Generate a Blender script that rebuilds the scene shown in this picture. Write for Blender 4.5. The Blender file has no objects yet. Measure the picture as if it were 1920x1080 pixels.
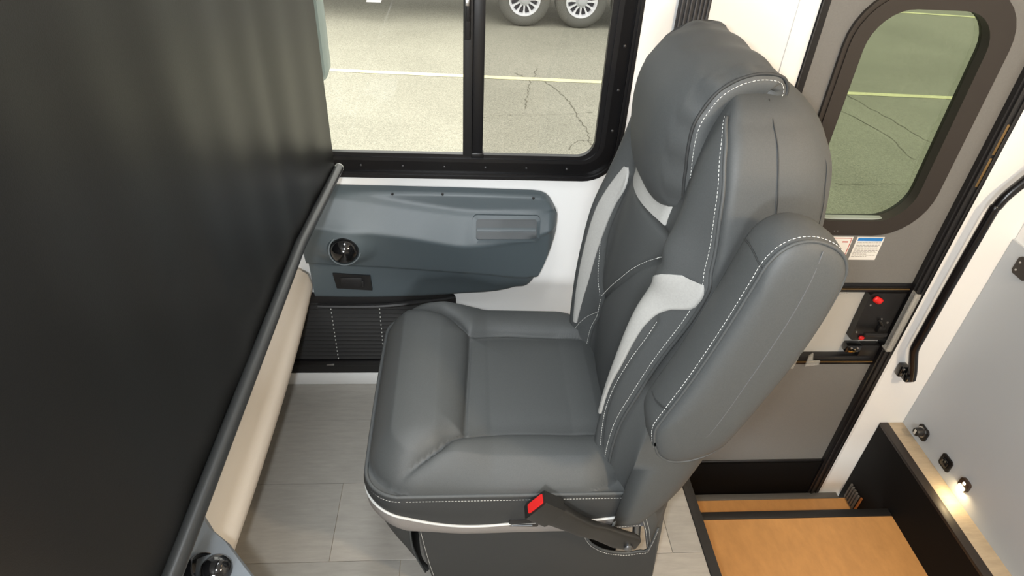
import bpy, bmesh, math, random
import numpy as np
from mathutils import Vector, Matrix
random.seed(7)
S = bpy.context.scene
COL = S.collection
# ------------------------------------------------------------------ camera
def set_camera():
    f, p, y, r = 1207.48, 0.635459723, 0.091741957, 0.0596056
    cp, sp, cy, sy = math.cos(p), math.sin(p), math.cos(y), math.sin(y)
    fwd = Vector((sy*cp, cy*cp, -sp)); right = Vector((cy, -sy, 0)); up = right.cross(fwd)
    cr, sr = math.cos(r), math.sin(r)
    R = cr*right + sr*up; U = -sr*right + cr*up
    cam = bpy.data.cameras.new('camera'); ob = bpy.data.objects.new('camera', cam); COL.objects.link(ob)
    cam.sensor_fit = 'HORIZONTAL'; cam.sensor_width = 36; cam.lens = f/1920*36; cam.clip_start = .02
    m = Matrix(((R.x, U.x, -fwd.x, 0), (R.y, U.y, -fwd.y, 0), (R.z, U.z, -fwd.z, 1.6), (0, 0, 0, 1)))
    ob.matrix_world = m; S.camera = ob
set_camera()
# ------------------------------------------------------------------ world, lights, exposure
wd = bpy.data.worlds.new('sky'); S.world = wd; wd.use_nodes = True
bg = wd.node_tree.nodes['Background']; bg.inputs[0].default_value = (1.0, 1.0, .96, 1); bg.inputs[1].default_value = 3.1
def area(name, loc, target, size, power, col, sy=None):
    L = bpy.data.lights.new(name, 'AREA'); L.energy = power; L.color = col; L.size = size
    if sy: L.shape = 'RECTANGLE'; L.size_y = sy
    o = bpy.data.objects.new(name, L); COL.objects.link(o); o.location = loc
    o.rotation_euler = (Vector(target)-Vector(loc)).to_track_quat('-Z', 'Y').to_euler(); return o
area('camera_flash', (-.07, -.03, 1.64), (.35, 1.2, .75), .05, 16.5, (.93, .97, 1.0))
l = area('ceiling_light_front', (-.10, .90, 2.03), (-.06, 1.0, 0), .30, 2.2, (.93, .98, 1.0)); l.data.spread = math.radians(70)
area('driver_window_light', (-.38, -1.58, 1.35), (.15, 1.3, .75), .6, 62, (.95, .98, 1.0), .5)
l = area('ceiling_light_aft', (1.05, .72, 2.0), (1.05, .9, 0), .14, 2.6, (1, .64, .32)); l.data.spread = math.radians(110)
area('ceiling_light_rear', (1.45, -.30, 2.0), (1.6, 1.0, .2), .16, 30, (1, .79, .54))
vs = S.view_settings; vs.view_transform = 'Standard'; vs.look = 'None'; vs.exposure = 0; vs.gamma = 1; vs.use_curve_mapping = False

# ------------------------------------------------------------------ helpers
def lin(c): return c/12.92 if c <= .04045 else ((c+.055)/1.055)**2.4
def rgb(r, g, b): return (lin(r/255), lin(g/255), lin(b/255), 1)
MATS = {}
def mat(name, col, rough=.5, metal=0, bump=0, bscale=400, noise=0, nscale=30, spec=.5, emit=None, estr=0, coat=0, stretch=None, sheen=0):
    if name in MATS: return MATS[name]
    m = bpy.data.materials.new(name); m.use_nodes = True; nt = m.node_tree; b = nt.nodes['Principled BSDF']
    b.inputs['Base Color'].default_value = col; b.inputs['Roughness'].default_value = rough; b.inputs['Metallic'].default_value = metal
    b.inputs['Specular IOR Level'].default_value = spec
    if coat: b.inputs['Coat Weight'].default_value = coat
    if sheen: b.inputs['Sheen Weight'].default_value = sheen
    if emit: b.inputs['Emission Color'].default_value = emit; b.inputs['Emission Strength'].default_value = estr
    tc = nt.nodes.new('ShaderNodeTexCoord'); mp = nt.nodes.new('ShaderNodeMapping'); nt.links.new(tc.outputs['Object'], mp.inputs[0])
    if stretch: mp.inputs['Scale'].default_value = stretch
    if noise:
        n = nt.nodes.new('ShaderNodeTexNoise'); n.inputs['Scale'].default_value = nscale; n.inputs['Detail'].default_value = 5; n.inputs['Roughness'].default_value = .65
        nt.links.new(mp.outputs[0], n.inputs['Vector'])
        cr = nt.nodes.new('ShaderNodeValToRGB'); cr.color_ramp.elements[0].position = .3; cr.color_ramp.elements[1].position = .7
        cr.color_ramp.elements[0].color = tuple(c*(1-noise) for c in col[:3])+(1,); cr.color_ramp.elements[1].color = tuple(min(1, c*(1+noise)) for c in col[:3])+(1,)
        nt.links.new(n.outputs['Fac'], cr.inputs[0]); nt.links.new(cr.outputs[0], b.inputs['Base Color'])
    if bump:
        n2 = nt.nodes.new('ShaderNodeTexNoise'); n2.inputs['Scale'].default_value = bscale; n2.inputs['Detail'].default_value = 3
        nt.links.new(mp.outputs[0], n2.inputs['Vector'])
        bp = nt.nodes.new('ShaderNodeBump'); bp.inputs['Strength'].default_value = bump; bp.inputs['Distance'].default_value = .002
        nt.links.new(n2.outputs['Fac'], bp.inputs['Height']); nt.links.new(bp.outputs[0], b.inputs['Normal'])
    MATS[name] = m; return m
def glass(name, tint):
    m = bpy.data.materials.new(name); m.use_nodes = True; nt = m.node_tree; nt.nodes.clear()
    o = nt.nodes.new('ShaderNodeOutputMaterial'); t = nt.nodes.new('ShaderNodeBsdfTransparent'); g = nt.nodes.new('ShaderNodeBsdfGlossy')
    g.inputs['Roughness'].default_value = .02; t.inputs[0].default_value = tint
    fr = nt.nodes.new('ShaderNodeFresnel'); fr.inputs[0].default_value = 1.35; mx = nt.nodes.new('ShaderNodeMixShader')
    nt.links.new(fr.outputs[0], mx.inputs[0]); nt.links.new(t.outputs[0], mx.inputs[1]); nt.links.new(g.outputs[0], mx.inputs[2]); nt.links.new(mx.outputs[0], o.inputs[0])
    MATS[name] = m; return m

def empty(name, label=None, cat=None, loc=(0, 0, 0), group=None, kind=None):
    o = bpy.data.objects.new(name, None); COL.objects.link(o); o.location = loc; o.empty_display_size = .05
    tag(o, label, cat, group, kind); return o
def tag(o, label=None, cat=None, group=None, kind=None):
    if label: o['label'] = label
    if cat: o['category'] = cat
    if group: o['group'] = group
    if kind: o['kind'] = kind
    return o
def link(name, me, m, parent=None, smooth=None):
    if m is not None: me.materials.append(m)
    o = bpy.data.objects.new(name, me); COL.objects.link(o)
    if parent is not None:
        o.parent = parent
        off = Vector((0, 0, 0)); q = parent
        while q is not None: off += q.location; q = q.parent
        if off.length > 0: me.transform(Matrix.Translation(-off))
    if smooth is not None:
        me.polygons.foreach_set('use_smooth', [True]*len(me.polygons))
        if smooth < 180: me.set_sharp_from_angle(angle=math.radians(smooth))
    me.update(); return o
class MB:
    """collects geometry, builds ONE mesh object"""
    def __init__(s): s.bm = bmesh.new()
    def box(s, x0, x1, y0, y1, z0, z1, bev=0, seg=2, rot=None, piv=None):
        vs = [s.bm.verts.new(p) for p in ((x0,y0,z0),(x1,y0,z0),(x1,y1,z0),(x0,y1,z0),(x0,y0,z1),(x1,y0,z1),(x1,y1,z1),(x0,y1,z1))]
        fs = [s.bm.faces.new([vs[i] for i in q]) for q in ((0,3,2,1),(4,5,6,7),(0,1,5,4),(1,2,6,5),(2,3,7,6),(3,0,4,7))]
        if bev:
            es = list({e for f in fs for e in f.edges})
            r = bmesh.ops.bevel(s.bm, geom=es, offset=bev, segments=seg, profile=.5, affect='EDGES'); vs = list({v for f in r['faces'] for v in f.verts} | {v for v in vs if v.is_valid})
        if rot is not None:
            c = Vector(piv or ((x0+x1)/2, (y0+y1)/2, (z0+z1)/2))
            for v in vs: v.co = c + rot @ (v.co-c)
        return s
    def tube(s, pts, r, n=12, cap=True, sq=None):
        pts = [Vector(p) for p in pts]; rs = r if isinstance(r, (list, tuple)) else [r]*len(pts); rings = []
        t0 = (pts[1]-pts[0]).normalized(); a = Vector((0, 0, 1)) if abs(t0.z) < .9 else Vector((1, 0, 0)); nrm = (a-t0*a.dot(t0)).normalized()
        for i, p in enumerate(pts):
            t = ((pts[min(i+1, len(pts)-1)]-pts[i]).normalized()+(pts[i]-pts[max(i-1, 0)]).normalized()).normalized()
            nrm = (nrm-t*nrm.dot(t)).normalized(); b = t.cross(nrm)
            rings.append([s.bm.verts.new(p+(nrm*math.cos(k*2*math.pi/n)+b*math.sin(k*2*math.pi/n))*rs[i]) for k in range(n)])
        for i in range(len(rings)-1):
            for k in range(n): s.bm.faces.new((rings[i][k], rings[i][(k+1) % n], rings[i+1][(k+1) % n], rings[i+1][k]))
        if cap: s.bm.faces.new(rings[0][::-1]); s.bm.faces.new(rings[-1])
        return s
    def loft(s, rings, cap0=True, cap1=True, closed=True):
        R = [[s.bm.verts.new(p) for p in ring] for ring in rings]; n = len(R[0])
        for i in range(len(R)-1):
            for k in range(n if closed else n-1): s.bm.faces.new((R[i][k], R[i][(k+1) % n], R[i+1][(k+1) % n], R[i+1][k]))
        if cap0 and closed: s.bm.faces.new(R[0][::-1])
        if cap1 and closed: s.bm.faces.new(R[-1])
        return s
    def grid(s, P):
        R = [[s.bm.verts.new(p) for p in row] for row in P]
        for i in range(len(R)-1):
            for k in range(len(R[0])-1): s.bm.faces.new((R[i][k], R[i][k+1], R[i+1][k+1], R[i+1][k]))
        return s
    def lathe(s, c, axis, prof, n=24, cap=True):
        c = Vector(c); ax = Vector(axis).normalized(); a = ax.orthogonal().normalized(); b = ax.cross(a)
        return s.loft([[c+ax*h+(a*math.cos(k*2*math.pi/n)+b*math.sin(k*2*math.pi/n))*r for k in range(n)] for r, h in prof], cap, cap)
    def build(s, name, m, parent=None, smooth=35, fix=True):
        if fix: bmesh.ops.recalc_face_normals(s.bm, faces=s.bm.faces)
        me = bpy.data.meshes.new(name); s.bm.to_mesh(me); s.bm.free(); return link(name, me, m, parent, smooth)
def rrect(x0, x1, z0, z1, r, n=8):
    out = []
    for cx, cz, a0 in ((x1-r, z0+r, -90), (x1-r, z1-r, 0), (x0+r, z1-r, 90), (x0+r, z0+r, 180)):
        for k in range(n+1):
            a = math.radians(a0+90*k/n); out.append((cx+r*math.cos(a), cz+r*math.sin(a)))
    return out
def ring_xz(mb, outer, inner, ya, yb):
    """closed frame ring in the xz plane; outer/inner lists of (x,z) with equal count; front at ya, back at yb"""
    n = len(outer)
    loops = [[(x, ya, z) for x, z in outer], [(x, ya, z) for x, z in inner], [(x, yb, z) for x, z in inner], [(x, yb, z) for x, z in outer]]
    R = [[mb.bm.verts.new(p) for p in l] for l in loops]
    for i in range(4):
        for k in range(n): mb.bm.faces.new((R[i][k], R[i][(k+1) % n], R[(i+1) % 4][(k+1) % n], R[(i+1) % 4][k]))
    return mb
def prism_y(mb, poly, ya, yb): return mb.loft([[(x, ya, z) for x, z in poly], [(x, yb, z) for x, z in poly]])
def prism_x(mb, poly, xa, xb): return mb.loft([[(xa, y, z) for y, z in poly], [(xb, y, z) for y, z in poly]])
def catmull(pts, n=8):
    pts = [np.array(p, float) for p in pts]; P = [2*pts[0]-pts[1]]+pts+[2*pts[-1]-pts[-2]]; out = []
    for i in range(1, len(P)-2):
        for k in range(n):
            t = k/n; a, b, c, d = P[i-1], P[i], P[i+1], P[i+2]
            out.append(.5*((2*b)+(-a+c)*t+(2*a-5*b+4*c-d)*t*t+(-a+3*b-3*c+d)*t**3))
    out.append(pts[-1]); return out
def interp(x, xs, ys): return np.interp(x, xs, ys)
def sm(x, xs, ys):
    """smooth (cosine) interpolation"""
    x = np.asarray(x, float); xs = np.asarray(xs, float); ys = np.asarray(ys, float)
    i = np.clip(np.searchsorted(xs, x)-1, 0, len(xs)-2); t = np.clip((x-xs[i])/(xs[i+1]-xs[i]), 0, 1)
    m = np.gradient(ys, xs); h = xs[i+1]-xs[i]
    return (2*t**3-3*t**2+1)*ys[i]+(t**3-2*t**2+t)*h*m[i]+(-2*t**3+3*t**2)*ys[i+1]+(t**3-t**2)*h*m[i+1]
def stitches(mb, path, dash=.0045, gap=.0022, w=.0005, out=(0, 0, 0)):
    """dashes of thread along a 3D polyline"""
    P = [Vector(p)+Vector(out) for p in path]; L = [0]
    for a, b in zip(P, P[1:]): L.append(L[-1]+(b-a).length)
    def at(s):
        i = min(max(int(np.searchsorted(L, s))-1, 0), len(P)-2); t = (s-L[i])/max(L[i+1]-L[i], 1e-9); return P[i].lerp(P[i+1], min(max(t, 0), 1))
    s = 0
    while s+dash < L[-1]:
        a, b = at(s), at(s+dash)
        if (b-a).length > 1e-5: mb.tube([a, a.lerp(b, .5), b], [w*.7, w, w*.7], 5)
        s += dash+gap

W = 1.614     # inner face of the passenger side wall
# ------------------------------------------------------------------ materials
white = mat('white_wall', rgb(238, 238, 236), .45, bump=.05, bscale=300)
cream = white
greypanel = mat('grey_laminate', rgb(186, 191, 195), .42, bump=.05, bscale=250)
doorgrey = mat('grey_door_panel', rgb(110, 109, 106), .5, noise=.06, nscale=300, bump=.1, bscale=500)
black = mat('black_metal', rgb(22, 21, 22), .33)
blacksatin = mat('black_satin', rgb(30, 29, 29), .45)
gasket = mat('dark_gasket', rgb(42, 36, 31), .5)
blackvoid = mat('black_panel', rgb(10, 10, 10), .7, spec=.25)
silver = mat('silver_metal', rgb(190, 190, 190), .3, 1)
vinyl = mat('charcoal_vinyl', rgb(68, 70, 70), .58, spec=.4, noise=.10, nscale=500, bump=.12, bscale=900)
vinyl_shaded = mat('charcoal_vinyl_shaded', rgb(47, 48, 48), .60, spec=.4, noise=.08, nscale=500, bump=.12, bscale=900)  # darker copy of the vinyl, shade on the chair's sides put into its colour
lightv = mat('light_grey_vinyl', rgb(160, 159, 155), .5, noise=.06, nscale=260, bump=.25, bscale=420)
pipew = mat('white_piping', rgb(196, 196, 192), .45)
thread = mat('white_thread', rgb(226, 226, 220), .6)
plastic = mat('dash_grey_plastic', rgb(74, 83, 87), .42, bump=.12, bscale=800)
shade_m = mat('black_shade_vinyl', rgb(14, 14, 13), .38, bump=.06, bscale=700)
barm = mat('shade_bar_grey', rgb(40, 41, 41), .32, bump=.1, bscale=700)
ply = mat('plywood', rgb(190, 140, 84), .55, noise=.10, nscale=26, stretch=(1, .5, 1), bump=.1, bscale=60)
wood = mat('pale_oak_vinyl', rgb(176, 160, 136), .5, noise=.12, nscale=14, stretch=(1, 5, 5))
redp = mat('red_plastic', rgb(214, 36, 34), .4)
blackpl = mat('black_plastic', rgb(24, 23, 23), .38)

# ------------------------------------------------------------------ cabin shell
def build_shell():
    fl = empty('floor', kind='structure')
    mb = MB()
    mb.box(-1.5, .655, -1.6, W, -.06, -.004); mb.box(.655, 1.62, -1.6, .2, -.06, -.004); mb.box(1.62, 2.6, -1.6, .2, -.06, -.004)
    mb.build('subfloor', wood, fl, None)
    pm = [mat('floor_plank_%d' % i, c, .42, noise=.10, nscale=11, stretch=(1.2, 7, 7), bump=.08, bscale=90) for i, c in enumerate((rgb(150, 146, 139), rgb(158, 153, 145), rgb(144, 141, 135)))]
    ys = [1.614, 1.442, 1.197, .952, .707, .462, .217, -.028, -.273]
    offs = [-.9, .1, -.35, -.164, -.5, .2, -.1, -.6]
    for i in range(8):
        y1, y0 = ys[i], ys[i+1]; x = -1.45; xs = [-1.45]+[offs[i]+k*.92 for k in range(-1, 3) if -1.4 < offs[i]+k*.92 < .6]+[.655]
        for a, b in zip(xs, xs[1:]):
            mb = MB(); mb.box(a+.0006, b-.0006, y0+.0006, y1-.0006, -.004, 0, .0005, 1); mb.build('plank', pm[random.randrange(3)], fl, None)
    # side wall with window, kick window and door openings
    xs = [-1.5, -.92, -.73, -.06, .385, .857, 1.50, 2.6]; zs = [-.95, -.70, .08, .36, .812, 1.52, 1.59, 2.05]
    mb = MB()
    for i in range(len(xs)-1):
        for j in range(len(zs)-1):
            xm, zm = (xs[i]+xs[i+1])/2, (zs[j]+zs[j+1])/2
            if -.92 < xm < .385 and .812 < zm < 1.59: continue
            if -.73 < xm < -.06 and .08 < zm < .36: continue
            if .857 < xm < 1.5 and -.70 < zm < 1.52: continue
            mb.box(xs[i], xs[i+1], W, W+.06, zs[j], zs[j+1])
    bmesh.ops.remove_doubles(mb.bm, verts=mb.bm.verts, dist=1e-5)
    inner = [f for f in mb.bm.faces if False]
    o = mb.build('wall_right', white, None, None); tag(o, kind='structure')
    mb = MB(); mb.box(-1.5, 2.6, -1.65, -1.6, -.9, 2.05); tag(mb.build('wall_left', white, None, None), kind='structure')
    mb = MB(); mb.box(-1.55, -1.5, -1.65, W+.06, -.9, 2.05); tag(mb.build('wall_front', blackvoid, None, None), kind='structure')
    mb = MB(); mb.box(2.6, 2.65, -1.65, W+.06, -.9, 2.05); tag(mb.build('wall_back', white, None, None), kind='structure')
    mb = MB(); mb.box(-1.55, 2.65, -1.65, W+.06, 2.05, 2.1); tag(mb.build('ceiling', white, None, None), kind='structure')
    # white strip along the foot of the wall
    mb = MB(); mb.box(-.72, .655, W-.012, W, 0, .052, .002); tag(mb.build('baseboard_right', white, None), kind='structure')
    # vertical cover trim beside the door
    mb = MB(); mb.box(1.502, 1.522, W-.004, W, -.70, 1.9, .0015); tag(mb.build('trim_1', white, None), kind='structure')
    mb = MB(); mb.box(.800, .853, W-.004, W, 0, 1.9, .0015); tag(mb.build('trim_2', white, None), kind='structure')
build_shell()

def build_window():
    w = empty('window_1', kind='structure')
    n = 10
    o0 = rrect(-.95, .422, .785, 1.62, .098, n); o1 = rrect(-.942, .413, .794, 1.612, .09, n); o2 = rrect(-.935, .406, .800, 1.606, .083, n)
    o3 = rrect(-.91, .376, .832, 1.58, .06, n); o4 = rrect(-.895, .363, .842, 1.565, .05, n); o5 = rrect(-.88, .349, .853, 1.55, .045, n)
    mb = MB(); ring_xz(mb, o0, o1, W-.014, W+.02); ring_xz(mb, o1, o2, W-.010, W+.02); mb.build('outer_lip', black, w)
    mb = MB(); ring_xz(mb, o2, o3, W-.002, W+.03); mb.build('channel', mat('black_anodised', rgb(26, 25, 26), .28, .4), w)
    mb = MB(); ring_xz(mb, o3, o4, W-.006, W+.02); ring_xz(mb, o4, o5, W-.002, W+.013); mb.build('inner_lip', black, w)
    mb = MB(); mb.box(-.88, -.006, W-.001, W+.006, .845, .851, .001); mb.build('slide_track', silver, w)
    mb = MB(); mb.box(-.006, .018, W-.006, W+.02, .85, 1.56, .003); mb.build('slider_stile', blacksatin, w)
    mb = MB(); mb.box(.018, .047, W-.002, W+.02, .85, 1.56, .003); mb.box(.016, .05, W-.004, W+.02, .843, .858, .002); mb.build('mullion', black, w)
    mb = MB(); mb.box(-.004, .012, W-.016, W-.004, 1.155, 1.30, .003); mb.box(0, .010, W-.026, W-.014, 1.20, 1.27, .003)
    l = mb.build('latch', blackpl, w)
    mb = MB(); mb.box(-.001, .008, W-.028, W-.024, 1.235, 1.25, .001); mb.build('latch_tab', silver, l)
    scr = [(-.28+.112*k*1.0, .816) for k in range(6)]+[(.391, .93+.11*k) for k in range(5)]
    for x, z in scr:
        mb = MB(); mb.lathe((x, W-.002, z), (0, -1, 0), [(.0045, 0), (.004, .003), (.0012, .0045)], 8); mb.build('screw', blacksatin, w)
    for z in (1.01, 1.185):
        pass
    g1 = glass('clear_glass', (.97, .97, .95, 1)); g2 = glass('double_glass', (.76, .76, .75, 1))
    mb = MB(); mb.box(-.88, -.004, W+.004, W+.007, .846, 1.56); mb.build('pane', g1, w, None)
    mb = MB(); mb.box(.045, .352, W+.009, W+.012, .846, 1.56); mb.build('pane', g2, w, None)
    # low kick window with a black pleated blind
    k = empty('window_2', kind='structure')
    mb = MB(); ring_xz(mb, rrect(-.76, -.026, .055, .385, .02, 4), rrect(-.735, -.055, .088, .352, .012, 4), W-.012, W+.03); mb.build('window_frame', blacksatin, k)
    mb = MB(); P = []
    npl = 15
    for i in range(2*npl+1):
        z = .108+(.352-.108)*i/(2*npl); P.append([(-.735, W-.002-(.008 if i % 2 else 0), z), (-.055, W-.002-(.008 if i % 2 else 0), z)])
    mb.grid(P); b = mb.build('pleated_blind', mat('black_blind', rgb(38, 37, 36), .8), k, None); b['kind'] = 'stuff'
    mb = MB(); mb.box(-.735, -.055, W-.016, W, .088, .110, .003); mb.build('blind_rail', black, k)
    for x in (-.415, -.265):
        mb = MB()
        for i in range(npl): 
            z = .112+(.352-.112)*(i+.5)/npl; mb.box(x-.0012, x+.0012, W-.0125, W-.010, z-.002, z+.002)
        c = mb.build('blind_cord', thread, k, None)
    mb = MB(); mb.box(-.455, -.43, W-.019, W-.015, .094, .100, .001); mb.build('blind_catch', silver, k)
build_window()

def build_wall_pod():
    """moulded grey armrest panel under the window"""
    t = empty('door_panel_pod', 'moulded grey plastic armrest panel on white wall below the window', 'panel', (-.1, W, .36))
    top = lambda x: np.interp(x, [-.6, -.33, 0, .19, .212, .226, .238, .250, .262, .27], [.762, .759, .756, .752, .749, .743, .732, .713, .690, .66])
    def bot(x): return sm(x, [-.6, -.47, -.3, -.03, .15, .205, .262], [.378, .375, .373, .387, .414, .440, .62])
    nx, nz = 110, 70
    xs = np.concatenate([np.linspace(-.453, .2, nx-30), np.linspace(.2, .2665, 31)[1:]]); P = []
    def depth(x, z):
        zt, zb = top(x), bot(x)
        r1 = sm(x, [-.62, -.347, -.249, -.12, .013, .132, .246, .27], [.752, .742, .727, .706, .689, .690, .698, .70])       # upper ridge
        r2 = sm(x, [-.62, -.376, -.279, -.135, .013, .103, .193, .27], [.670, .663, .653, .632, .609, .617, .634, .66])     # lower ridge
        r3 = sm(x, [-.62, -.416, -.264, -.111, .046, .206, .27], [.532, .524, .516, .504, .492, .482, .50])              # lower step
        dm = float(np.interp(x, [-.62, 0, .1, .2, .27], [.092, .088, .080, .070, .058])); du = min(.048, .6*dm)
        d = np.interp(z, [zb, zb+.012, r3-.006, r3+.003, r2-.006, r2, r1, r1+.010, zt-.006, zt], [.004, .026, .034, .058, dm-.003, dm, du, .037, .030, .006])
        # eyeball vent boss
        rr = math.hypot((x+.335)/.075, (z-.602)/.058); d = d*(1-.6*math.exp(-rr**6))+.6*.092*math.exp(-rr**6)+.016*math.exp(-rr**2*1.1)
        ex = min(1, max(0, (.2665-x)/.03)); d *= math.sqrt(max(0, 1-(1-ex)**2))*.97+.03
        return float(d)
    zz = np.linspace(0, 1, nz)
    for x in xs:
        zt, zb = float(top(x)), float(bot(x))
        P.append([(x, W-depth(x, zb+(zt-zb)*q), zb+(zt-zb)*q) for q in zz])
    for it in range(1):   # soften the ridges
        A = np.array(P); y = A[:, :, 1].copy(); y[:, 1:-1] = (y[:, :-2]+2*y[:, 1:-1]+y[:, 2:])/4; A[:, :, 1] = y; P = A.tolist()
    mb = MB(); mb.grid(P); mb.build('shell', plastic, t, 60)
    # pull pocket
    n = 6
    def drape(q, o):
        for v in q.bm.verts: v.co.y = W-depth(v.co.x, v.co.z)-o-(W-.09-v.co.y)
        return q
    mb = MB(); ring_xz(mb, rrect(.022, .212, .622, .693, .012, n), rrect(.032, .203, .631, .684, .008, n), W-.09, W-.08); drape(mb, .006).build('pocket_rim', plastic, t)
    mb = MB(); mb.grid([[(x, W-.09, z) for x in np.linspace(.031, .204, 14)] for z in np.linspace(.630, .685, 8)]); drape(mb, .0012).build('pocket_floor', mat('pocket_shade_grey', rgb(60, 64, 66), .5), t)  # plate without a real recess, the pocket's inner shade is in its grey
    mb = MB(); mb.grid([[(x, W-.09-o, z) for x in np.linspace(.034, .201, 14)] for z, o in ((.650, 0), (.652, .003), (.657, .003), (.660, 0))]); drape(mb, .0012).build('pocket_ledge', plastic, t)
    # eyeball vent
    c = Vector((-.330, W-.100, .606)); ax = Vector((.25, -1, .30)).normalized()
    mb = MB(); mb.lathe(c, ax, [(.050, -.05), (.047, -.006), (.0445, .001), (.041, .001), (.039, -.008)], 32); v = mb.build('vent_ring', plastic, t, 60)
    mb = MB(); mb.lathe(c, ax, [(.040, -.02), (.0405, -.004), (.037, .008), (.029, .018), (.018, .025), (.006, .0285), (.001, .029)], 32); e = mb.build('vent_eyeball', mat('gloss_black', rgb(14, 14, 15), .12, coat=.5), t, 180)
    mb = MB(); mb.lathe(c+ax*.004+Vector((-.012, 0, -.022)), (ax+Vector((-.3, 0, -.55))).normalized(), [(.009, .002), (.009, .008), (.004, .009)], 14); mb.build('vent_hole', mat('vent_grey', rgb(90, 90, 90), .3), e)
    # black switch plate
    mb = MB(); pl = [(-.388, .482), (-.279, .474), (-.277, .421), (-.381, .428)]
    prism_y(mb, pl, W-.0385, W-.03); s = mb.build('switch_plate', blackpl, t)
    mb = MB(); mb.box(-.366, -.303, W-.042, W-.037, .437, .469, .002); mb.build('switch_rocker', blacksatin, s)
    mb = MB(); mb.box(-.307, -.299, W-.044, W-.037, .439, .459, .001); mb.build('switch_tab', blacksatin, s)
    for x, z in ((-.197, .748), (-.061, .750), (.190, .742)):
        mb = MB(); mb.lathe((x, W-.0365, z), (0, -1, 0), [(.0035, -.002), (.0035, .0015), (.0015, .002)], 8); mb.build('screw', blacksatin, t)
    # lower lip trim
    mb = MB(); mb.tube(catmull([(-.45, W-.022, .349), (-.40, W-.022, .348), (-.25, W-.02, .349), (-.12, W-.012, .362), (-.03, W-.006, .374)], 6), .008, 8); mb.build('lower_lip', blackpl, t)
build_wall_pod()

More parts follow.
